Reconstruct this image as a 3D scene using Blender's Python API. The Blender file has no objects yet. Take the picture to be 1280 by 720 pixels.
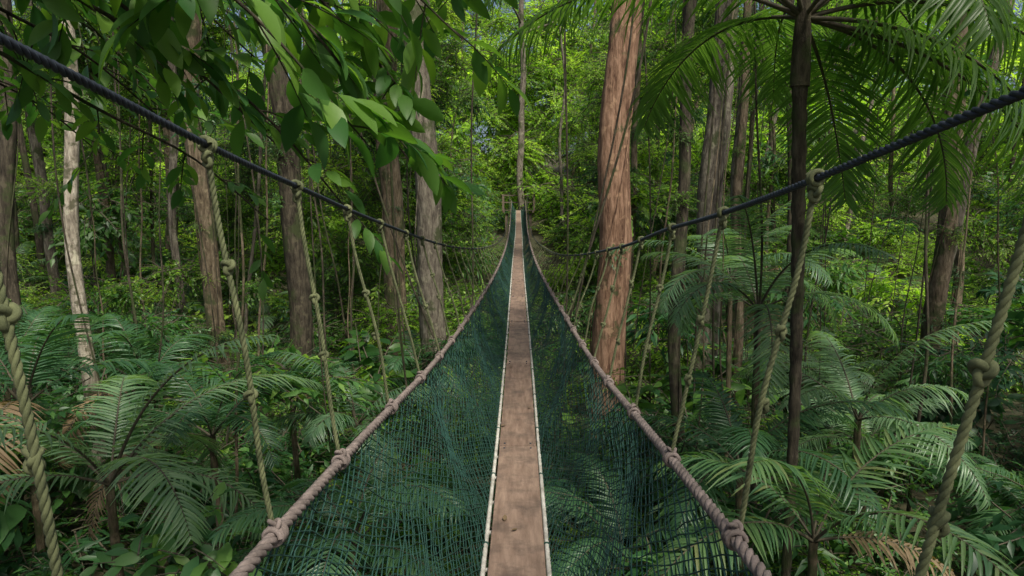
import bpy, math, random
import numpy as np
from mathutils import Vector
random.seed(7); rng=np.random.default_rng(7)
scene=bpy.context.scene
COL=scene.collection
H=6.0   # camera height above the forest floor
CAMZ=H

# ---------------------------------------------------------------- mesh helpers
def nrm(a):
    return a/np.maximum(np.linalg.norm(a,axis=-1,keepdims=True),1e-9)
class MB:
    def __init__(s): s.v=[];s.f=[];s.r=[];s.m=[];s.n=0
    def add(s,v,f,r=None,mat=0):
        v=np.asarray(v,float).reshape(-1,3); f=np.asarray(f,int)
        s.v.append(v); s.f.append(f+s.n)
        if r is None: r=np.full(len(v),random.random())
        s.r.append(np.asarray(r,float)); s.m.append(np.full(len(f),mat)); s.n+=len(v)
    def mesh(s,name,mats,smooth=True):
        v=np.concatenate(s.v).astype(np.float32); f=np.concatenate(s.f).astype(np.int32)
        me=bpy.data.meshes.new(name)
        me.vertices.add(len(v)); me.vertices.foreach_set('co',v.ravel())
        me.loops.add(f.size); me.loops.foreach_set('vertex_index',f.ravel())
        me.polygons.add(len(f)); me.polygons.foreach_set('loop_start',np.arange(0,f.size,4,dtype=np.int32))
        me.polygons.foreach_set('loop_total',np.full(len(f),4,dtype=np.int32))
        me.polygons.foreach_set('material_index',np.concatenate(s.m).astype(np.int32))
        me.polygons.foreach_set('use_smooth',np.full(len(f),smooth))
        a=me.attributes.new('rnd','FLOAT','POINT'); a.data.foreach_set('value',np.concatenate(s.r).astype(np.float32))
        for m in mats: me.materials.append(m)
        me.update(); me.validate(); return me
def obj(name,me,parent=None,loc=(0,0,0),rot=(0,0,0),sc=(1,1,1)):
    o=bpy.data.objects.new(name,me); COL.objects.link(o)
    o.location=loc; o.rotation_euler=rot; o.scale=sc
    if parent: o.parent=parent
    return o
def empty(name,loc=(0,0,0)):
    o=bpy.data.objects.new(name,None); COL.objects.link(o); o.location=loc; o.empty_display_size=.2; return o
def frames(p):
    t=nrm(np.gradient(p,axis=0)); m=np.abs(t).mean(0); ref=np.zeros(3); ref[np.argmin(m)]=1
    a=nrm(np.cross(t,ref)); b=np.cross(t,a); return t,a,b
def tube(mb,p,rad,sides=6,mat=0,r=None):
    p=np.asarray(p,float); n=len(p); rad=np.broadcast_to(np.asarray(rad,float),(n,))
    t,a,b=frames(p); th=np.linspace(0,2*np.pi,sides,endpoint=False)
    ring=p[:,None]+rad[:,None,None]*(np.cos(th)[None,:,None]*a[:,None]+np.sin(th)[None,:,None]*b[:,None])
    i=np.arange(n-1)[:,None]; j=np.arange(sides)[None]; j2=(j+1)%sides
    f=np.stack([i*sides+j,i*sides+j2,(i+1)*sides+j2,(i+1)*sides+j],-1).reshape(-1,4)
    rr=random.random() if r is None else r
    mb.add(ring,f,np.full(n*sides,rr),mat)
def box(mb,c,s,mat=0,r=None):
    c=np.array(c);s=np.array(s)/2
    v=np.array([[x,y,z] for x in(-1,1) for y in(-1,1) for z in(-1,1)])*s+c
    f=[[0,1,3,2],[4,6,7,5],[0,4,5,1],[2,3,7,6],[0,2,6,4],[1,5,7,3]]
    mb.add(v,f,None if r is None else np.full(8,r),mat)
def spl(xs,vs):
    xs=np.array(xs,float);vs=np.array(vs,float);m=np.gradient(vs,xs)
    def f(x):
        x=np.asarray(x,float);i=np.clip(np.searchsorted(xs,x)-1,0,len(xs)-2)
        h=xs[i+1]-xs[i];t=(x-xs[i])/h
        return (2*t**3-3*t**2+1)*vs[i]+(t**3-2*t**2+t)*h*m[i]+(-2*t**3+3*t**2)*vs[i+1]+(t**3-t**2)*h*m[i+1]
    return f
def resample(p,ds):
    p=np.asarray(p,float); s=np.concatenate([[0],np.cumsum(np.linalg.norm(np.diff(p,axis=0),axis=1))])
    n=max(3,int(s[-1]/ds)); q=np.linspace(0,s[-1],n)
    return np.stack([np.interp(q,s,p[:,k]) for k in range(3)],1),q
def rope(mb,p,dia,pitch,sides=5,mat=0,sub=7):
    q,s=resample(p,pitch/sub); t,a,b=frames(q)
    for k in range(3):
        ph=2*np.pi*(s/pitch+k/3.)
        c=q+dia*.25*(np.cos(ph)[:,None]*a+np.sin(ph)[:,None]*b)
        tube(mb,c,dia*.27,sides,mat,r=random.random())

# ---------------------------------------------------------------- materials
def newmat(name):
    m=bpy.data.materials.new(name); m.use_nodes=True; nt=m.node_tree; nt.nodes.clear(); return m,nt
def N(nt,t,**k):
    n=nt.nodes.new(t)
    for a,b in k.items(): setattr(n,a,b)
    return n
def ramp(nt,stops):
    r=N(nt,'ShaderNodeValToRGB'); e=r.color_ramp.elements
    while len(e)<len(stops): e.new(.5)
    for i,(p,c) in enumerate(stops): e[i].position=p; e[i].color=(*c,1)
    return r
def leafmat(name,stops,trans=.4,rough=.4,tint=2.1,spec=.5):
    m,nt=newmat(name); L=nt.links
    at=N(nt,'ShaderNodeAttribute',attribute_name='rnd'); oi=N(nt,'ShaderNodeObjectInfo')
    m1=N(nt,'ShaderNodeMath',operation='MULTIPLY'); m1.inputs[1].default_value=.45; L.new(at.outputs['Fac'],m1.inputs[0])
    m2=N(nt,'ShaderNodeMath',operation='MULTIPLY_ADD'); m2.inputs[1].default_value=.55; L.new(oi.outputs['Random'],m2.inputs[0]); L.new(m1.outputs[0],m2.inputs[2])
    r=ramp(nt,stops); L.new(m2.outputs[0],r.inputs[0])
    p=N(nt,'ShaderNodeBsdfPrincipled'); p.inputs['Roughness'].default_value=rough; p.inputs['Specular IOR Level'].default_value=spec
    L.new(r.outputs[0],p.inputs['Base Color'])
    tr=N(nt,'ShaderNodeBsdfTranslucent'); mx=N(nt,'ShaderNodeMix',data_type='RGBA',blend_type='MULTIPLY'); mx.inputs[0].default_value=1
    L.new(r.outputs[0],mx.inputs[6]); mx.inputs[7].default_value=(tint*1.05,tint*1.1,tint*.45,1); L.new(mx.outputs[2],tr.inputs[0])
    ms=N(nt,'ShaderNodeMixShader'); ms.inputs[0].default_value=trans; L.new(p.outputs[0],ms.inputs[1]); L.new(tr.outputs[0],ms.inputs[2])
    o=N(nt,'ShaderNodeOutputMaterial'); L.new(ms.outputs[0],o.inputs[0]); return m
def barkmat(name,c1,c2,c3,scale=3,stretch=.22,moss=.45,bump=1.,patch=None):
    m,nt=newmat(name); L=nt.links
    tc=N(nt,'ShaderNodeTexCoord'); mp=N(nt,'ShaderNodeMapping'); mp.inputs['Scale'].default_value=(scale,scale,scale*stretch); L.new(tc.outputs['Object'],mp.inputs[0])
    n1=N(nt,'ShaderNodeTexNoise'); n1.inputs['Scale'].default_value=4.5; n1.inputs['Detail'].default_value=9; n1.inputs['Roughness'].default_value=.7; L.new(mp.outputs[0],n1.inputs[0])
    r=ramp(nt,[(.36,c1),(.5,c2),(.64,c3)]); L.new(n1.outputs[0],r.inputs[0])
    n2=N(nt,'ShaderNodeTexNoise'); n2.inputs['Scale'].default_value=patch or 1.6; n2.inputs['Detail'].default_value=7; n2.inputs['Roughness'].default_value=.65; L.new(tc.outputs['Object'],n2.inputs[0])
    r2=ramp(nt,[(moss,(0,0,0)),(moss+.08,(.85,.85,.85))]); L.new(n2.outputs[0],r2.inputs[0])
    mx=N(nt,'ShaderNodeMix',data_type='RGBA'); L.new(r2.outputs[0],mx.inputs[0]); L.new(r.outputs[0],mx.inputs[6])
    mx.inputs[7].default_value=(.045,.06,.022,1)
    if patch: mx.inputs[7].default_value=(.08,.08,.045,1)
    n3=N(nt,'ShaderNodeTexNoise'); n3.inputs['Scale'].default_value=5.; n3.inputs['Detail'].default_value=4; L.new(tc.outputs['Object'],n3.inputs[0])
    r3=ramp(nt,[(.6,(0,0,0)),(.66,(.6,.6,.6))]); L.new(n3.outputs[0],r3.inputs[0])
    m3=N(nt,'ShaderNodeMix',data_type='RGBA'); L.new(r3.outputs[0],m3.inputs[0]); L.new(mx.outputs[2],m3.inputs[6]); m3.inputs[7].default_value=(c3[0]*1.15,c3[1]*1.2,c3[2]*1.1,1)
    p=N(nt,'ShaderNodeBsdfPrincipled'); p.inputs['Roughness'].default_value=.9; p.inputs['Specular IOR Level'].default_value=.2; L.new(m3.outputs[2],p.inputs['Base Color'])
    b=N(nt,'ShaderNodeBump'); b.inputs['Strength'].default_value=bump; b.inputs['Distance'].default_value=.06; L.new(n1.outputs[0],b.inputs['Height']); L.new(b.outputs[0],p.inputs['Normal'])
    o=N(nt,'ShaderNodeOutputMaterial'); L.new(p.outputs[0],o.inputs[0]); return m
def noisemat(name,c1,c2,scale=20,rough=.8,mapping=(1,1,1),bump=.2,dist=.01,useattr=0.,stain=None):
    m,nt=newmat(name); L=nt.links
    tc=N(nt,'ShaderNodeTexCoord'); mp=N(nt,'ShaderNodeMapping'); mp.inputs['Scale'].default_value=mapping; L.new(tc.outputs['Object'],mp.inputs[0])
    n1=N(nt,'ShaderNodeTexNoise'); n1.inputs['Scale'].default_value=scale; n1.inputs['Detail'].default_value=7; n1.inputs['Roughness'].default_value=.65; L.new(mp.outputs[0],n1.inputs[0])
    at=N(nt,'ShaderNodeAttribute',attribute_name='rnd')
    ma=N(nt,'ShaderNodeMath',operation='MULTIPLY_ADD'); L.new(at.outputs['Fac'],ma.inputs[0]); ma.inputs[1].default_value=useattr; L.new(n1.outputs[0],ma.inputs[2])
    r=ramp(nt,[(.32+useattr*.3,c1),(.68+useattr*.6,c2)]); L.new(ma.outputs[0],r.inputs[0]); out=r.outputs[0]
    p=N(nt,'ShaderNodeBsdfPrincipled'); p.inputs['Roughness'].default_value=rough
    if stain:
        n2=N(nt,'ShaderNodeTexNoise'); n2.inputs['Scale'].default_value=5.5; n2.inputs['Detail'].default_value=8; n2.inputs['Roughness'].default_value=.7; L.new(tc.outputs['Object'],n2.inputs[0])
        r2=ramp(nt,[(.47,(0,0,0)),(.64,(.75,.75,.75))]); L.new(n2.outputs[0],r2.inputs[0])
        mx=N(nt,'ShaderNodeMix',data_type='RGBA'); L.new(r2.outputs[0],mx.inputs[0]); L.new(out,mx.inputs[6]); mx.inputs[7].default_value=(*stain,1); out=mx.outputs[2]
    L.new(out,p.inputs['Base Color'])
    b=N(nt,'ShaderNodeBump'); b.inputs['Strength'].default_value=bump; b.inputs['Distance'].default_value=dist; L.new(n1.outputs[0],b.inputs['Height']); L.new(b.outputs[0],p.inputs['Normal'])
    o=N(nt,'ShaderNodeOutputMaterial'); L.new(p.outputs[0],o.inputs[0]); return m
M_leaf=leafmat('leaf_midgreen',[(.1,(.018,.065,.013)),(.45,(.06,.145,.022)),(.75,(.14,.26,.03)),(.95,(.25,.36,.045))],.45,.45)
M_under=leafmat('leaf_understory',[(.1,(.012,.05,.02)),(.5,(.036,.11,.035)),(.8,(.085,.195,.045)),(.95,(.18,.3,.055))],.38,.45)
M_far=leafmat('leaf_painted_sunlit',[(.1,(.08,.18,.025)),(.45,(.22,.37,.045)),(.9,(.4,.55,.09))],.5,.5)  # brightness of the lit background painted into the leaf colour
M_palm=leafmat('palm_leaflet',[(0,(.025,.075,.035)),(.6,(.06,.14,.06)),(.9,(.12,.21,.08)),(1,(.2,.18,.08))],.38,.38)
M_palms=leafmat('silvery_palm_leaflet',[(0,(.06,.125,.07)),(.6,(.12,.21,.11)),(1,(.2,.31,.15))],.4,.35)
M_palmb=leafmat('tall_palm_leaflet',[(0,(.055,.12,.025)),(.6,(.10,.19,.04)),(1,(.17,.26,.05))],.5,.4)
M_palmd=leafmat('dry_palm_leaflet',[(0,(.12,.08,.04)),(1,(.3,.22,.13))],.3,.7,tint=1.)
M_big=leafmat('broad_leaf',[(0,(.012,.05,.017)),(.5,(.03,.10,.027)),(.8,(.07,.16,.028)),(1,(.13,.24,.035))],.4,.45,spec=.35)
M_twig=noisemat('twig',(.03,.028,.018),(.09,.075,.045),15)
M_b_gray=barkmat('bark_gray',(.05,.042,.034),(.13,.113,.088),(.22,.2,.155),moss=.52)
M_b_dark=barkmat('bark_dark',(.018,.015,.011),(.05,.042,.03),(.1,.085,.06),moss=.5)
M_b_red=barkmat('bark_reddish',(.075,.038,.025),(.21,.125,.08),(.35,.22,.15),moss=.57,stretch=.14)
M_b_pale=barkmat('bark_pale',(.13,.11,.085),(.29,.255,.2),(.47,.43,.35),moss=.52,patch=6)
M_b_brown=barkmat('bark_brown',(.045,.034,.022),(.115,.09,.058),(.2,.16,.11),moss=.5)

# ---------------------------------------------------------------- ground
def gz(x,y):
    x=np.asarray(x,float);y=np.asarray(y,float)
    return (.14*np.maximum(0,np.abs(x-.5)-7)+.2*np.clip(y-28,0,60)+.35*np.sin(x*.31+1)*np.cos(y*.27)+.2*np.sin(x*.9+y*.6))
g=MB(); n=240
u=np.linspace(-1,1,n); gx=np.sign(u)*(np.abs(u)**2.2)*400; gy=gx+15
X,Y=np.meshgrid(gx,gy); Z=gz(X,Y)
Z=np.minimum(Z,16)+.06*np.sin(X*3.1)*np.sin(Y*2.7)
i,j=np.meshgrid(np.arange(n-1),np.arange(n-1)); k=(j*n+i).ravel()
g.add(np.stack([X,Y,Z],-1),np.stack([k,k+1,k+n+1,k+n],-1))
M_ground=noisemat('forest_floor',(.02,.024,.01),(.08,.07,.035),3.,.95,bump=.8,dist=.08)
obj('ground',g.mesh('ground',[M_ground]))

# ---------------------------------------------------------------- foliage parts
def leaves(mb,P,D,Nn,L,W,droop=.25,fold=.25,st=None,mat=0):
    P=np.asarray(P,float);n=len(P);D=nrm(np.asarray(D,float));Nn=nrm(Nn-(Nn*D).sum(-1,keepdims=True)*D);S=np.cross(D,Nn)
    if st is None: st=([0,.45,1],[.1,1,.04])
    t=np.array(st[0]);w=np.array(st[1])/2; k=len(t)
    L=np.broadcast_to(L,(n,));W=np.broadcast_to(W,(n,))
    c=np.array([-1,0,1.])
    y=(t[None,:,None]*L[:,None,None])*np.ones((1,1,3))
    x=w[None,:,None]*c[None,None]*W[:,None,None]
    z=-droop*(t**2)[None,:,None]*L[:,None,None]+fold*np.abs(x)
    v=P[:,None,None]+y[...,None]*D[:,None,None]+x[...,None]*S[:,None,None]+z[...,None]*Nn[:,None,None]
    b=(np.arange(n)*k*3)[:,None,None];ii=np.arange(k-1)[None,:,None];jj=np.arange(2)[None,None]
    q=b+ii*3+jj
    f=np.stack([q,q+1,q+4,q+3],-1).reshape(-1,4)
    mb.add(v,f,np.repeat(rng.random(n),k*3),mat)
OV=([0,.12,.35,.65,.88,1],[.06,.45,1,.9,.4,.03])
def clump(name,leafmat_,ntwig,nleaf,L,asp,droop=.25,up=.15,flat=.75,jit=.3,spread=1.,st=None):
    mb=MB(); PP=[];DD=[];NN=[]
    for _ in range(ntwig):
        d=rng.normal(size=3); d[2]=d[2]*.7+up; d/=np.linalg.norm(d)
        o=rng.normal(size=3)*.22; o[2]*=.8; ln=rng.uniform(.45,1.)*spread
        s=np.linspace(0,1,4)
        pth=o+d*ln*s[:,None]+np.array([0,0,-.3])*(s**2)[:,None]*ln
        tube(mb,pth,np.linspace(.012,.004,4),3,1)
        sl=np.linspace(.15,1,nleaf)
        p=o+d*ln*sl[:,None]+np.array([0,0,-.3])*(sl**2)[:,None]*ln
        side=nrm(np.cross(d,[0,0,1.])+1e-3); sg=np.where(np.arange(nleaf)%2==0,1,-1)[:,None]
        D=.65*d+side*sg*.9*(1.1-.7*sl)[:,None]+rng.normal(size=(nleaf,3))*jit; D[:,2]-=.25
        Nv=np.array([0,0,1.])+rng.normal(size=(nleaf,3))*.4
        PP.append(p);DD.append(D);NN.append(Nv)
    P=np.concatenate(PP);P[:,2]*=flat
    n=len(P); LL=L*rng.uniform(.6,1.2,n)
    leaves(mb,P,np.concatenate(DD),np.concatenate(NN),LL,LL*asp,droop,st=st)
    return mb.mesh(name,[leafmat_,M_twig])
CL={}
CL['mid']=[clump('mid_foliage',M_leaf,38,13,.17,.42) for _ in range(3)]
CL['small']=[clump('small_foliage',M_leaf,60,18,.085,.5,.15) for _ in range(3)]
CL['under']=[clump('understory_foliage',M_under,34,12,.19,.36,.35) for _ in range(3)]+[clump('understory_foliage_fine',M_under,55,18,.09,.45) for _ in range(2)]+[clump('understory_long',M_under,30,10,.3,.22,.5)]
CL['broad']=[clump('broadleaf_shrub',M_under,20,7,.34,.42,.35,st=OV),clump('broadleaf_shrub',M_leaf,18,7,.28,.5,.4,up=.5,st=OV)]
CL['far']=[clump('painted_sunlit_foliage',M_far,60,18,.09,.5,.15) for _ in range(3)]
CL['farbig']=[clump('painted_sunlit_foliage_broad',M_far,36,12,.17,.45,.2) for _ in range(2)]

def put(kind,parent,x,y,z,s,flat=1.):
    o=obj('leaf_clump',random.choice(CL[kind]),parent,(x,y,z),(random.uniform(-.4,.4),random.uniform(-.4,.4),random.uniform(0,6.28)),(s,s,s*flat)); return o
def clear(x,y,z,r):
    # keep the bridge corridor free
    lim=3.2 if y<30 else 4.0
    if y<46 and abs(x)<.9+r*.85 and z>lim and z<13: return False
    if x*x+y*y<9 and z>2.5 and z<12: return False
    return True

# understory floor cover
und=empty('understory_foliage')
c=0
while c<1150:
    y=random.uniform(5,45); x=random.uniform(-1,1)*(5+y*.78); s=random.uniform(.5,1.3)*(1+.018*y)
    z=float(gz(x,y))+random.uniform(.1,.9)+ (random.random()**2)*2.6
    if not clear(x,y,z,s): continue
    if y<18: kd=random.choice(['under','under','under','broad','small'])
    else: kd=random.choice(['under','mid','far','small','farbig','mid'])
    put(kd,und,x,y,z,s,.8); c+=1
# mid storey (beyond the nearest big trunks)
ms=empty('midstorey_foliage')
c=0; cent=[(random.uniform(-30,30),random.uniform(18,44),random.uniform(4,17),random.uniform(1.2,2.6)) for _ in range(95)]
cent+=[(random.uniform(3,9),random.uniform(20,40),random.uniform(5,13),1.8) for _ in range(10)]+[(random.uniform(-10,-3),random.uniform(22,40),random.uniform(5,13),1.8) for _ in range(10)]
while c<620:
    cx,cy,cz,cr=random.choice(cent)
    x,y,z=cx+random.gauss(0,cr*.6),cy+random.gauss(0,cr*.6),cz+random.gauss(0,cr*.45)
    if y<17 or z>7.5+.29*y: continue
    s=random.uniform(.6,1.3)*(1+.012*y)
    if abs(x-.5)<.8+.05*y and z>4: continue
    if not clear(x,y,z,s): continue
    put(random.choice(['mid','small','small','far','under']),ms,x,y,z,s); c+=1
# distant forest: a leafy slope closing the view
ff=empty('distant_forest')
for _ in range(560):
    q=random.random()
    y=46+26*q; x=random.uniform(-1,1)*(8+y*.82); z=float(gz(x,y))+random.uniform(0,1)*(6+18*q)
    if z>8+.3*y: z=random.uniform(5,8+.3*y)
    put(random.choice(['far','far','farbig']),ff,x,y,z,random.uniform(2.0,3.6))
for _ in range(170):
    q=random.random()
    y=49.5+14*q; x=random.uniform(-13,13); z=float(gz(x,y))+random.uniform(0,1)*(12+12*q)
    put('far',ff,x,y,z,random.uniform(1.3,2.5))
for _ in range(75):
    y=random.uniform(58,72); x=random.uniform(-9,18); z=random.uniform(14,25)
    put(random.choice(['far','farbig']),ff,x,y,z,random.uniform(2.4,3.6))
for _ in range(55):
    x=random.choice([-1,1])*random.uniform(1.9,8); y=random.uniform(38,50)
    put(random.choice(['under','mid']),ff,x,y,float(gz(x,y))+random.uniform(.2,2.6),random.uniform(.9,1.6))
tm=MB()
for _ in range(85):
    y=random.uniform(19,60); x=random.uniform(-1,1)*(6+y*.75)
    if abs(x)<2.5: continue
    z0=float(gz(x,y))-.3; hh=random.uniform(14,26); s=np.linspace(0,1,24); r=random.uniform(.03,.14)
    lean=np.array([random.gauss(0,.07),random.gauss(0,.04)])
    p=np.stack([x+lean[0]*hh*s+.3*np.sin(s*6+x)+.08*np.sin(s*17+y),y+lean[1]*hh*s+.12*np.cos(s*6+y),z0+hh*s],1)
    tube(tm,p,r*(1-.5*s),9,random.choice([0,0,1,2]))
obj('distant_trunks',tm.mesh('distant_trunks',[M_b_brown,M_b_gray,M_b_dark]),ff)

# ---------------------------------------------------------------- trees
def tree(name,x,y,d,mat,h=24,lean=(0,0),crown=5,wob=.15,butt=.5,xref=CAMZ,big=1.,climb=0):
    e=empty(name,(x,y,0)); mb=MB(); z0=float(gz(x,y))-.4
    n=90;s=np.linspace(0,1,n);zz=z0+(h-z0)*s; sd=random.uniform(0,9)
    px=lean[0]*(zz-xref)+wob*np.sin(zz*.5+sd)*.6+wob*.3*np.sin(zz*1.3+sd*2); py=lean[1]*(zz-xref)+wob*np.cos(zz*.45+sd)
    px-=np.interp(xref,zz,px); 
    sides=22;th=np.linspace(0,2*np.pi,sides,endpoint=False)
    r=d/2*(1.12-.38*s)
    R=r[:,None]*(1+.05*np.sin(3*th+sd+zz[:,None]*.2)+.03*np.sin(7*th+zz[:,None]*.7)+.02*rng.normal(size=(n,sides)))
    R*=1+butt*np.exp(-(zz-z0)[:,None]/.9)*(1+.5*np.sin(4*th+sd))
    v=np.stack([px[:,None]+R*np.cos(th),py[:,None]+R*np.sin(th),np.repeat(zz[:,None],sides,1)],-1)
    i=np.arange(n-1)[:,None]; j=np.arange(sides)[None]; j2=(j+1)%sides
    mb.add(v,np.stack([i*sides+j,i*sides+j2,(i+1)*sides+j2,(i+1)*sides+j],-1).reshape(-1,4))
    for kk in range(5):
        q=random.uniform(.7,.97); a=random.uniform(0,6.28); ln=random.uniform(2,4.5)*big
        b=np.array([np.interp(q,s,px),np.interp(q,s,py),np.interp(q,s,zz)])
        t=np.linspace(0,1,10)
        pp=b+np.stack([np.cos(a)*ln*t,np.sin(a)*ln*t,ln*.6*t**1.4+.15*np.sin(t*7)],1)
        tube(mb,pp,d*.16*(1-.8*t)+.012,8,0)
        for _ in range(max(1,crown//5)):
            e2=pp[-1]+rng.normal(size=3)*.9*big
            put(random.choice(['mid','small']),e,*e2,random.uniform(1.,1.8)*big)
    # climbing vine spiralling up the trunk, with leaf tufts
    if climb:
        q=np.linspace(.02,.6,80); a=sd+q*14
        rr=np.interp(q,s,r)*1.07+.01
        tube(mb,np.stack([np.interp(q,s,px)+rr*np.cos(a),np.interp(q,s,py)+rr*np.sin(a),np.interp(q,s,zz)],1),.014,5)
        for _ in range(climb):
            qq=random.uniform(.03,.5)
            put(random.choice(['small','under']),e,np.interp(qq,s,px)+random.uniform(-.5,.5)*d,np.interp(qq,s,py)-d*.35,np.interp(qq,s,zz),random.uniform(.22,.42),1.3)
    obj('trunk',mb.mesh('trunk',[mat]),e)
    return e
T=[('unseen_shade_tree',-9.75,13,.27,M_b_dark,(0.01,0),1),('pale_bark_tree',-7.85,12,.23,M_b_pale,(-.02,0),0),
 ('unseen_shade_tree',-15.2,22,.28,M_b_gray,(0.0,0),2),('unseen_shade_tree',-12,20,.22,M_b_brown,(.01,0),1),
 ('unseen_shade_tree',-7.3,16,.38,M_b_brown,(-.02,0),3),('unseen_shade_tree',-5.65,17,.52,M_b_dark,(-.03,0),3),
 ('unseen_shade_tree',-3.65,20,.6,M_b_brown,(0,0),3),('gray_bark_tree',-1.95,15,.54,M_b_gray,(-.01,0),1),
 ('reddish_bark_tree',2.2,16,.72,M_b_red,(.045,0),1),('gray_bark_tree',4.95,18,.6,M_b_gray,(.04,0),2),
 ('unseen_shade_tree',5.35,17,.2,M_b_brown,(.0,0),2),('unseen_shade_tree',9.25,15,.36,M_b_brown,(.03,0),2),
 ('unseen_shade_tree',10.3,16,.28,M_b_gray,(.12,0),1),('unseen_shade_tree',2.95,12.2,.2,M_b_dark,(-.01,0),2),
 ('unseen_shade_tree',-9.6,19,.2,M_b_gray,(0,0),1),('unseen_shade_tree',12.6,20,.25,M_b_brown,(-.03,0),1),
 ('unseen_shade_tree',-4.4,24,.3,M_b_gray,(.02,0),2),('unseen_shade_tree',7.5,24,.33,M_b_gray,(.02,0),2),
 ('unseen_shade_tree',3.7,22,.2,M_b_brown,(-.01,0),1),('unseen_shade_tree',-13.2,26,.4,M_b_brown,(.01,0),2),
 ('platform_tree',.2,47.2,.42,M_b_gray,(0,0),0)]
for nm,x,y,d,m,l,cb in T: tree(nm,x,y,d,m,h=random.uniform(20,25),lean=l,climb=cb*2)
for x,y in [(7,-6),(-5,-8),(10,2),(2.5,-12)]:  # out-of-view trees, added so their crowns shade the bridge
    tree('unseen_shade_tree',x,y,.6,M_b_gray,h=17,crown=15,big=1.4)

# slender saplings with sparse side twigs and small leaf tufts
sp_=empty('saplings'); sm=MB()
for _ in range(34):
    y=random.uniform(9,20); x=random.choice([-1,1])*random.uniform(2.0,2+y*.55); z0=float(gz(x,y))-.2; hh=random.uniform(4,13)
    s=np.linspace(0,1,40); r=random.uniform(.012,.035); ph=random.uniform(0,6); ln_=random.gauss(0,.06)
    p=np.stack([x+ln_*hh*s+.12*np.sin(s*5+ph)+.03*np.sin(s*19+ph),y+.1*np.cos(s*6+ph),z0+hh*s],1)
    tube(sm,p,r*(1.1-.7*s),7,random.choice([0,1]))
    for _ in range(random.randint(1,3)):
        q=random.uniform(.45,1.); b=np.array([np.interp(q,s,p[:,i]) for i in range(3)])
        if hh<6.5 or q>.9:
            a=random.uniform(0,6.28); e2=b+np.array([.45*math.cos(a),.45*math.sin(a),.2])
            tube(sm,np.stack([b,(b+e2)/2+[0,0,.05],e2]),[.008,.006,.004],4,0)
            if clear(*e2,.5): put(random.choice(['mid','under','broad']),sp_,*e2,random.uniform(.35,.6))
obj('stems',sm.mesh('stems',[M_b_dark,M_b_brown]),sp_)

# lianas
lv=MB()
def liana(a,b,r,sag=.3):
    t=np.linspace(0,1,60)[:,None]; a=np.array(a,float);b=np.array(b,float)
    p=a+(b-a)*t+np.stack([np.sin(t[:,0]*9+a[0])*.08+sag*np.sin(t[:,0]*3.14),np.cos(t[:,0]*7)*.1,np.zeros(60)],1)
    tube(lv,p,r,6)
liana((.75,11,18),(.7,11.5,1),.018,.05); liana((2.6,12,16),(.8,12.5,3),.022,.5)
liana((1.9,11,17),(1.1,12,4),.018,.4); liana((3.4,13,18),(3.5,13,1),.02,.1)
liana((3.9,14,18),(4.1,14,2),.025,.1); liana((-3.6,9,14),(-1.2,10,4),.015,-.4)
liana((-2.3,8,13),(-1.6,10,2),.016,.2); liana((-5,11,14),(-4.3,11,2),.014,.3)
liana((6.5,11,15),(6.9,12,1),.016,.2); liana((-.9,16,16),(-1.2,16,3),.02,.1); liana((-6.6,10,12),(-6.2,10,1),.014,-.2)
for _ in range(22):
    y=random.uniform(9,19); x=random.choice([-1,1])*random.uniform(1.5,1.5+y*.55); w_=random.gauss(0,.5)
    liana((x,y,random.uniform(13,18)),(x+w_,y+.3,random.uniform(.5,3)),random.uniform(.007,.016),random.gauss(0,.35))
obj('hanging_lianas',lv.mesh('hanging_lianas',[M_b_dark]))

# ---------------------------------------------------------------- palms
def frond(mb,base,az,el,ln,arch,lw=.45,npair=44,width=.03,droop=.5,bare=.15,twist=0,mat=0):
    t=np.linspace(0,1,26); h=np.array([math.cos(az),math.sin(az),0]);up=np.array([0,0,1.])
    ang=el-arch*t**1.3; dl=ln/25
    dirs=np.cos(ang)[:,None]*h+np.sin(ang)[:,None]*up
    p=np.array(base)+np.concatenate([[np.zeros(3)],np.cumsum(dirs[:-1]*dl,0)])
    sidec=np.cross(h,up); p=p+sidec*(twist*t**2*ln)[:,None]
    tube(mb,p,np.linspace(.02,.004,26)*(ln/2.4),5,1)
    s=np.linspace(bare,1,npair)
    q=np.stack([np.interp(s,t,p[:,k]) for k in range(3)],1)
    dd=nrm(np.stack([np.interp(s,t,dirs[:,k]) for k in range(3)],1)); nn=np.cross(sidec,dd); nn*=np.sign(nn[:,2:3]+1e-6)
    prof=lw*np.clip(np.sin(np.pi*(.12+.83*(s-bare)/(1-bare)))**.6,.1,1)
    for sg in(-1,1):
        D=sidec*sg+dd*(.35+.9*s[:,None]**2)+nn*.18+rng.normal(size=(npair,3))*.08
        L=prof*rng.uniform(.85,1.1,npair)
        keep=rng.random(npair)>.04
        leaves(mb,q[keep],D[keep],(nn+rng.normal(size=(npair,3))*.14)[keep],L[keep],width,droop*random.uniform(.8,1.2),.6,([0,.12,.4,.7,1],[.5,1,1,.7,.05]),mat)
def crown(name,nf,ln,seed,mat=M_palm,**k):
    mb=MB()
    for i in range(nf):
        az=i*2.4+random.uniform(-.25,.25); q=i/nf
        frond(mb,(0,0,0),az,1.25-.95*q+random.uniform(-.1,.1),ln*random.uniform(.8,1.15),1.3+.5*q+random.uniform(-.3,.3),twist=random.uniform(-.12,.12),mat=(2 if i==nf-1 and seed in(2,4) else 0),**k)
    return mb.mesh(name,[mat,M_twig,M_palmd])
CR=[crown('palm_crown',9,2.3,1),crown('palm_crown',8,2.5,2,droop=.35),crown('palm_crown',10,2.0,3,lw=.38),crown('palm_crown',7,2.6,4,lw=.55,width=.038,npair=36),
    crown('silvery_palm_crown',9,2.5,5,mat=M_palms,lw=.5),crown('silvery_palm_crown',7,2.2,6,mat=M_palms,lw=.42,droop=.7)]
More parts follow.
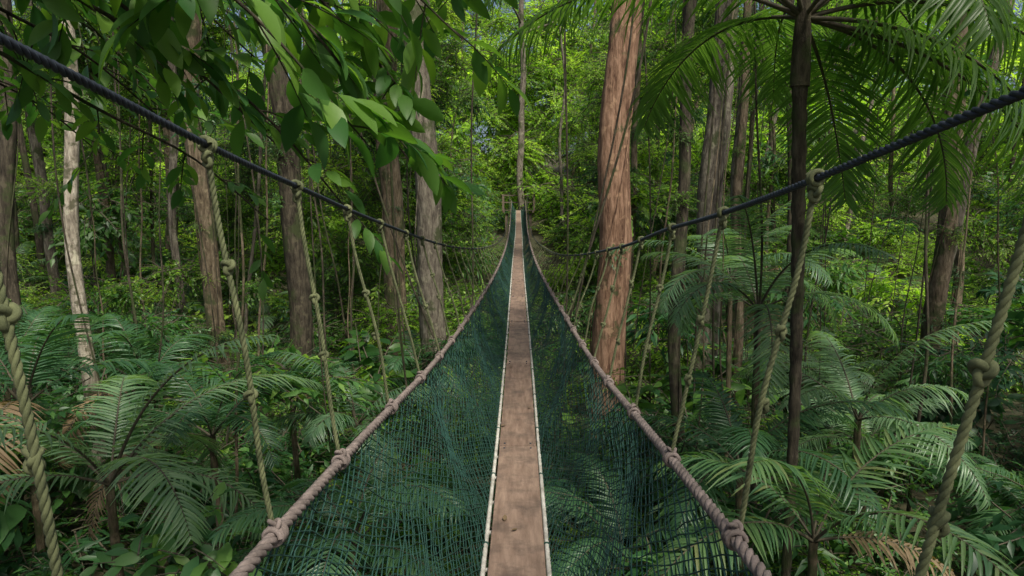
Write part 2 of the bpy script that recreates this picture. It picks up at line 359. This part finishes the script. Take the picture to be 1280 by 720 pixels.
def palm(x,y,z,s=1.,v=None,name='understory_palm',r=.05):
    e=empty(name,(x,y,0)); g0=float(gz(x,y))-.2
    mb=MB(); t=np.linspace(0,1,30); tube(mb,np.stack([.1*np.sin(t*3)*(1-t),0*t,g0+(z-g0)*t],1),r*(1.2-.3*t)*(1+.08*np.sin(t*90)),10)
    obj('stem',mb.mesh('stem',[M_b_brown]),e)
    obj('crown',CR[random.randrange(6)] if v is None else CR[v],e,(0,0,z),(random.uniform(-.12,.12),random.uniform(-.12,.12),random.uniform(0,6.28)),(s,s,s))
for a in [(-4.4,7,3.0,.95,4),(-4.1,8.8,2.9,.8,1),(-1.7,6.6,2.5,.8,0),(-6.9,9.2,3.2,1,3),
          (3.4,9.6,4.5,.85,4),(2.7,8,2.8,.85,0),(3.0,6.6,2.6,.85,3),(4.6,9,3.1,.9,5),(1.2,7.4,2.0,.75,0),(-2.5,10.2,2.6,.8,5),(3.9,12.5,4.6,.9,4),(6.6,8.4,2.0,.75,2)]:
    palm(*a)
for _ in range(28):
    y=random.uniform(10,30); x=random.choice([-1,1])*random.uniform(1.8,3+y*.62)
    palm(x,y,float(gz(x,y))+random.uniform(.8,2.8),random.uniform(.55,1.0))
# tall palm beside the bridge, crown near the top of view
e=empty('tall_palm',(2.87,7,0)); mb=MB(); t=np.linspace(0,1,120)
tube(mb,np.stack([.09*np.sin(t*4)-.03,.05*np.sin(t*5),-.3+7.5*t],1),(.042+.03*t)*(1+.06*np.sign(np.sin(t*160))),12)
tube(mb,np.stack([.09*np.sin(4+0*t[:20])-.03+0*t[:20],.05*np.sin(5+0*t[:20]),7.15+1.0*np.linspace(0,1,20)],1),.095-.05*np.linspace(0,1,20)**2,12)
obj('stem',mb.mesh('stem',[M_b_dark]),e)
mb=MB(); B=(-.09,-.04,7.8)
for az,el,ln,ar in [(3.1,.42,3.3,1.3),(3.45,.6,3.5,1.5),(2.6,.75,3.0,1.4),(-.25,-.25,3.3,1.15),(.35,-.1,3.2,1.3),(-.6,-.15,3.1,1.4),(-.1,.25,3.2,1.5),(-.45,.7,3.3,1.7),(.7,.6,3,1.6),(-1.4,.5,2.6,1.9),(1.4,.5,2.8,1.6),(-2.3,.8,3.,1.6),(2.0,.3,2.8,1.5),(0.05,.65,3.4,1.5),(-.15,.95,3.4,1.9),(1.0,-.2,2.8,1.3)]:
    frond(mb,B,az,el,ln,ar,lw=.72,npair=64,width=.034,droop=.6,twist=random.uniform(-.08,.08))
obj('crown',mb.mesh('crown',[M_palmb,M_twig]),e)

# ---------------------------------------------------------------- overhanging broadleaf tree (left of bridge)
e=empty('broadleaf_tree',(-3.6,2.2,0)); mb=MB(); t=np.linspace(0,1,60)
tube(mb,np.stack([.1*np.sin(t*5),.08*np.cos(t*4),-.6+13*t],1),.12*(1.1-.5*t),14,1)
ST=([0,.06,.2,.4,.6,.8,.93,1],[.05,.1,.55,.95,1,.72,.32,.02])
def branch(a,b,sagz,r0=.022,ntw=12,tl=.5,leafL=.27,u0=.3):
    a=np.array(a,float);b=np.array(b,float);s=np.linspace(0,1,30)
    p=a+(b-a)*s[:,None]; p[:,2]+=sagz*np.sin(s*math.pi)+.03*np.sin(s*17+a[0]); p[:,1]+=.08*np.sin(s*6+b[0])
    tube(mb,p,np.linspace(r0,.005,30),6,1)
    for k in range(ntw):
        u_=u0+(1-u0)*(k+.5)/ntw; q=np.array([np.interp(u_,s,p[:,i]) for i in range(3)])
        d=nrm(b-a)*.6+np.array([random.gauss(0,.5),random.gauss(0,.5),random.uniform(-.45,.4)]); d=d/np.linalg.norm(d)
        ln=tl*random.uniform(.5,1.1); w=np.linspace(0,1,8)
        pt=q+d*ln*w[:,None]+np.array([0,0,-.12])*(w**2)[:,None]
        tube(mb,pt,np.linspace(.006,.0025,8),5,1)
        nl=random.randint(6,9); sl=np.linspace(.3,1,nl)
        P=np.stack([np.interp(sl,w,pt[:,i]) for i in range(3)],1)
        side=nrm(np.cross(d,[0,0,1.])); sg=np.where(np.arange(nl)%2==0,1,-1)[:,None]
        D=d*.75+side*sg*(1.25-.9*sl)[:,None]+rng.normal(size=(nl,3))*.22; D[:,2]-=.22
        L=leafL*rng.uniform(.55,1.15,nl)
        leaves(mb,P,D,np.array([0,0,1.])+rng.normal(size=(nl,3))*.4,L,L*.4,.35,.3,ST)
tr=lambda z:(0,0,z+CAMZ)
def W_(x,y,z): return np.array([x+3.6,y-2.2,z+CAMZ])
branch(tr(1.9),W_(-.65,4.0,.35),.65,.03,18,.55)
branch(tr(1.6),W_(-.8,3.6,.35),.6,.028,14,.45)
branch(tr(2.2),W_(-.35,4.4,1.05),.4,.03,16,.6)
branch(tr(2.1),W_(-.75,4.6,.75),.5,.03,16,.5)
branch(tr(1.9),W_(-.75,4.9,.3),.7,.03,14,.45)
branch(tr(1.3),W_(-1.5,4.2,.4),.4,.025,13,.6,.2)
branch(tr(1.7),W_(-1.7,4.6,.95),.3,.025,13,.6)
branch(tr(2.4),W_(-1.2,4.8,1.45),.3,.03,15,.7)
branch(tr(1.3),W_(-2.6,5.0,.65),.3,.022,12,.6,.18)
branch(tr(2.0),W_(-2.8,5.0,1.3),.3,.022,13,.6)
branch(tr(2.9),W_(-.3,5.6,1.7),.3,.03,15,.7)
branch(tr(.9),W_(-2.0,5.4,-.1),.4,.02,9,.45,.18)
branch(tr(1.2),W_(-1.0,4.4,-.15),.7,.02,9,.35,.2)
branch(tr(1.5),W_(-3.3,6.5,1.0),.4,.025,16,.8,.2)
branch(tr(2.2),W_(-2.2,6.5,1.5),.4,.025,18,.8,.22)
branch(tr(1.0),W_(-3.6,6.0,.45),.3,.02,14,.7,.16)
branch(tr(2.7),W_(-4.2,6.8,2.0),.3,.02,16,.8,.2)
obj('branches_and_leaves',mb.mesh('branches_and_leaves',[M_big,M_b_dark]),e)

# ---------------------------------------------------------------- suspension bridge
br=empty('rope_suspension_bridge')
Y0,Y1=-3.,45.
yk=[-3,0,2.8,4.6,7,15,25,37,45]
plz=spl(yk,[-1.4,-1.55,-1.6,-1.66,-1.67,-1.62,-1.42,-1.0,-.4])
def px_(y): return -.02+.02*np.clip(np.asarray(y,float)/20,0,1)+.012*np.sin(np.asarray(y)*.25)
yr=[-3,-.5,1.2,2.05,3.4,6.4,11,16,25,35,45]
rlx=spl(yr,[-.55,-.54,-.53,-.52,-.47,-.42,-.37,-.34,-.34,-.4,-.45])
rlz=spl(yr,[-.5,-.62,-.70,-.76,-.85,-.98,-1.1,-1.13,-.98,-.5,.25])
rrx=spl(yr,[.5,.48,.46,.455,.435,.39,.35,.33,.34,.4,.45])
rrz=spl(yr,[-.5,-.61,-.69,-.76,-.87,-.96,-1.08,-1.12,-.98,-.5,.25])
yc=[-3,-.5,.85,1.5,2.0,2.7,3.5,4.6,8.8,14,20,28,36,45]
clx=spl(yc,[-.75,-.67,-.63,-.63,-.63,-.65,-.64,-.62,-.57,-.5,-.45,-.45,-.5,-.6])
clz=spl(yc,[.8,.4,.2,.105,.045,-.03,-.12,-.24,-.57,-.82,-.95,-.8,-.3,.75])
crx=spl(yc,[.72,.63,.6,.58,.58,.58,.58,.58,.55,.5,.45,.45,.5,.6])
crz=spl(yc,[.75,.33,.13,.03,-.03,-.1,-.2,-.31,-.65,-.86,-.97,-.82,-.3,.75])
yy=np.linspace(Y0,Y1,900)
def path(fx,fz,y=yy): return np.stack([fx(y),y,fz(y)+CAMZ],1)
M_plank=noisemat('plank_wood',(.14,.09,.066),(.32,.225,.17),5,.65,(6,.8,6),.4,.006,.35,stain=(.085,.062,.05))
M_white=noisemat('side_pole_paint',(.3,.28,.24),(.7,.68,.62),9,.5)
M_net=noisemat('net_cord',(.006,.036,.026),(.018,.075,.056),30,.7)
M_rail=noisemat('handrail_rope',(.085,.068,.06),(.25,.2,.18),25,.9)
M_cable=noisemat('main_cable_rope',(.008,.012,.018),(.03,.038,.055),30,.6)
M_hang=noisemat('hanger_rope',(.04,.05,.02),(.15,.165,.075),25,.9)
# planks
mb=MB(); y=Y0; first=True
edges=[-3,-.75,1.85,4.55]+list(np.arange(7.1,45,2.55))+[45]
for a,b in zip(edges[:-1],edges[1:]):
    a2,b2=a+.006,b-.006; m=9; q=np.linspace(a2,b2,m); off=random.uniform(-.006,.006); w=.128
    zt=plz(q)+CAMZ+random.uniform(-.006,.006); c_=px_(q)+off
    prof=[(-w,-.022),(-w,-.003),(-w+.003,0),(w-.003,0),(w,-.003),(w,-.022)]
    v=np.array([[[c_[i]+dx,q[i],zt[i]+dz] for dx,dz in prof] for i in range(m)]); k=6
    f=[[i*k+j,i*k+(j+1)%k,(i+1)*k+(j+1)%k,(i+1)*k+j] for i in range(m-1) for j in range(k)]
    f+=[[0,1,4,5],[1,2,3,4],[(m-1)*k+5,(m-1)*k+4,(m-1)*k+1,(m-1)*k],[(m-1)*k+4,(m-1)*k+3,(m-1)*k+2,(m-1)*k+1]]
    mb.add(v,f)
obj('planks',mb.mesh('planks',[M_plank],False),br)
# bolts
mb=MB()
for e_ in edges[1:12]:
    for dy in(-.05,.05):
        for sx in(-.09,.09):
            yb=e_+dy; zb=float(plz(yb))+CAMZ
            tube(mb,[(px_(yb)+sx,yb,zb-.01),(px_(yb)+sx,yb,zb+.006),(px_(yb)+sx,yb,zb+.0085)],[.007,.007,.0005],8)
obj('bolts',mb.mesh('bolts',[M_cable]),br)
# fallen leaves on the boards
mb=MB(); nf_=26; yl=rng.uniform(1.5,22,nf_); xl=px_(yl)+rng.uniform(-.11,.11,nf_)
al=rng.uniform(0,6.28,nf_); Pl=np.stack([xl,yl,plz(yl)+CAMZ+.009],1); Ll=rng.uniform(.03,.06,nf_)
leaves(mb,Pl,np.stack([np.cos(al),np.sin(al),0*al],1),np.tile([0,0,1.],(nf_,1)),Ll,Ll*.45,-.15,.2,OV)
obj('fallen_leaves',mb.mesh('fallen_leaves',[M_palmd]),br)
# side poles (ladder rails) and rungs
mb=MB()
for sg in(-1,1):
    p=np.stack([px_(yy)+sg*.146,yy,plz(yy)+CAMZ-.006],1); tube(mb,p,.0115,8)
for y in np.arange(-2.8,45,.38):
    z=float(plz(y))+CAMZ-.035; tube(mb,[(px_(y)-.15,y,z),(px_(y),y,z),(px_(y)+.15,y,z)],.011,6)
obj('side_poles',mb.mesh('side_poles',[M_white]),br)
# lashings around the side poles
mb=MB()
for y in np.arange(-2.5,44,.93):
    for sg in(-1,1):
        z=float(plz(y))+CAMZ-.006; a=np.linspace(0,2*np.pi*2,18)
        p=np.stack([px_(y)+sg*.146+.0135*np.cos(a),y+a*.0014,z+.0135*np.sin(a)],1); tube(mb,p,.0025,4)
obj('pole_lashings',mb.mesh('pole_lashings',[M_net]),br)
# handrails and cables
for nm,fx,fz,d_,pi_,mt in [('handrail_rope',rlx,rlz,.031,.095,M_rail),('handrail_rope',rrx,rrz,.031,.095,M_rail),('main_cable',clx,clz,.0155,.05,M_cable),('main_cable',crx,crz,.0155,.05,M_cable)]:
    mb=MB(); rope(mb,path(fx,fz),d_,pi_); obj(nm,mb.mesh(nm,[mt]),br)
# nets: diamond mesh, long diagonal of the diamond along the bridge
def net(fx,fz,sg,name):
    mb=MB(); sp=.07; kk=1.9; nseg=25; t=np.linspace(0,1,nseg)
    for u0 in np.arange(Y0-kk,Y1,sp):
        for dr in(1,-1):
            u_=u0+(kk*t if dr==1 else kk*(1-t))
            u_=u_+rng.normal(size=nseg)*.009
            ok_=(u_>Y0)&(u_<Y1-.01)
            if ok_.sum()<3: continue
            uu=u_[ok_];tt=t[ok_]
            bx=px_(uu)+sg*.148; bz=plz(uu)+CAMZ-.012; tx=fx(uu); tz=fz(uu)+CAMZ-.012
            x=bx+(tx-bx)*tt; z=bz+(tz-bz)*tt
            bulge=.05*np.sin(tt*np.pi)*(1+.7*np.sin(uu*2.1+sg)+.4*np.sin(uu*5.3)); x=x+sg*bulge+rng.normal(size=len(uu))*.003; z=z-(.05+.02*np.sin(uu*3.7))*np.sin(tt*np.pi)+rng.normal(size=len(uu))*.003
            tube(mb,np.stack([x,uu,z],1),.0024,3)
    obj(name,mb.mesh(name,[M_net]),br)
net(rlx,rlz,-1,'side_net'); net(rrx,rrz,1,'side_net')
# hangers
hm=MB(); wm=MB()
def trefoil(mb,c,s,r):
    a=np.linspace(0,2*np.pi,40); k=np.stack([np.sin(a)+2*np.sin(2*a),(np.cos(a)-2*np.cos(2*a)),-np.sin(3*a)*1.4],1)*s/3
    o=random.random()*6; k=np.stack([k[:,0]*np.cos(o)-k[:,2]*np.sin(o),k[:,0]*np.sin(o)+k[:,2]*np.cos(o),k[:,1]*1.3],1)
    tube(mb,k+np.array(c),r,6)
def coil(mb,fx,fz,y,R,r,turns,pitch):
    a=np.linspace(0,2*np.pi*turns,int(turns*14)); q=y+(a/(2*np.pi)-turns/2)*pitch
    p=np.stack([fx(q)+R*np.cos(a),q,fz(q)+CAMZ+R*np.sin(a)],1)
    th=np.arctan2(np.gradient(fz(q)),np.gradient(q)).mean(); p[:,1]+=-math.sin(th)*R*np.sin(a)
    tube(mb,p,r,6)
for sg,fx,fz,gx_,gz_ in((-1,clx,clz,rlx,rlz),(1,crx,crz,rrx,rrz)):
    y=-2.35
    while y<44.3:
        yt=y+random.uniform(-.04,.04); yb=yt+random.uniform(-.05,.06)
        A=np.array([float(fx(yt)),yt,float(fz(yt))+CAMZ]);B_=np.array([float(gx_(yb)),yb,float(gz_(yb))+CAMZ])
        L=np.linalg.norm(A-B_); s=np.linspace(0,1,24)[:,None]
        p=A+(B_-A)*s+np.array([sg*.012,.01,0])*np.sin(s*np.pi*random.uniform(1,3))*random.uniform(.3,1)
        if y<14: rope(hm,p,.0135,.045,5,0,6)
        else: tube(hm,p,.0065,5)
        if L>.3:
            for fr in(.36,.64):
                if y<14 and random.random()<.75: trefoil(hm,A+(B_-A)*(fr+random.uniform(-.08,.08)),.0115,.0056)
        if y<16:
            coil(hm,fx,fz,yt,.0125,.0055,2.4,.012); trefoil(hm,A+np.array([0,0,-.026]),.013,.0057)
            coil(wm,gx_,gz_,yb,.019,.006,3.2,.013); trefoil(wm,B_+np.array([0,0,.02]),.014,.0055)
        else:
            coil(wm,gx_,gz_,yb,.019,.007,3,.013)
        y+=.62 if y<3 else .6
obj('hangers',hm.mesh('hangers',[M_hang]),br)
obj('hanger_lashings',wm.mesh('hanger_lashings',[M_rail]),br)

# ---------------------------------------------------------------- platforms
M_deck=noisemat('platform_wood',(.05,.04,.028),(.15,.115,.08),6,.8,(1,6,6),.3,.01,.3)
def platform(yc_,zc,sgn):
    e=empty('viewing_platform',(0,yc_,zc)); mb=MB()
    for k in range(12): box(mb,(0,-1.1+k*.2,-.03),(2.2,.185,.04))
    for x in(-1,1):
        box(mb,(x*.95,0,-.11),(.1,2.5,.12))
        for y in(-1,0,1):
            box(mb,(x*1.02,y*1.1,.45),(.09,.09,1.15))
        for z in(.5,.98): box(mb,(x*1.09,0,z),(.05,2.4,.08))
    for z in(.5,.98): box(mb,(0,sgn*1.19,z),(2.1,.05,.08))
    for x in(-.8,.8):
        for y in(-.9,.9): box(mb,(x,y,-zc/2-.2),(.16,.16,zc-.05))
    obj('deck_and_railing',mb.mesh('deck_and_railing',[M_deck],False),e)
platform(46.15,CAMZ-.38,1); platform(-4.15,CAMZ-1.4,-1)

# ---------------------------------------------------------------- light, sky, camera
w=bpy.data.worlds.new('World'); scene.world=w; w.use_nodes=True; nt=w.node_tree
bg=nt.nodes['Background']; sk=nt.nodes.new('ShaderNodeTexSky'); sk.sky_type='NISHITA'; sk.sun_disc=False
EL=56; AZ=155  # sun high, behind the camera to the right
sk.sun_elevation=math.radians(EL); sk.sun_rotation=math.radians(AZ); sk.dust_density=5; sk.air_density=.8
nt.links.new(sk.outputs[0],bg.inputs[0]); bg.inputs[1].default_value=.15
sl=bpy.data.lights.new('sun','SUN'); sl.energy=5; sl.angle=math.radians(8); sl.color=(1,.95,.82)
so=bpy.data.objects.new('sun',sl); COL.objects.link(so); so.location=(10,-20,40); so.rotation_euler=(-math.radians(90-EL),0,-math.radians(AZ))
cam=bpy.data.cameras.new('camera'); cam.sensor_width=36; cam.lens=24; cam.clip_start=.02; cam.clip_end=2000
co=bpy.data.objects.new('camera',cam); COL.objects.link(co); co.location=(0,0,CAMZ)
co.rotation_euler=(math.radians(83),0,math.radians(.54)); scene.camera=co
scene.view_settings.view_transform='Standard'; scene.view_settings.look='None'; scene.view_settings.exposure=0
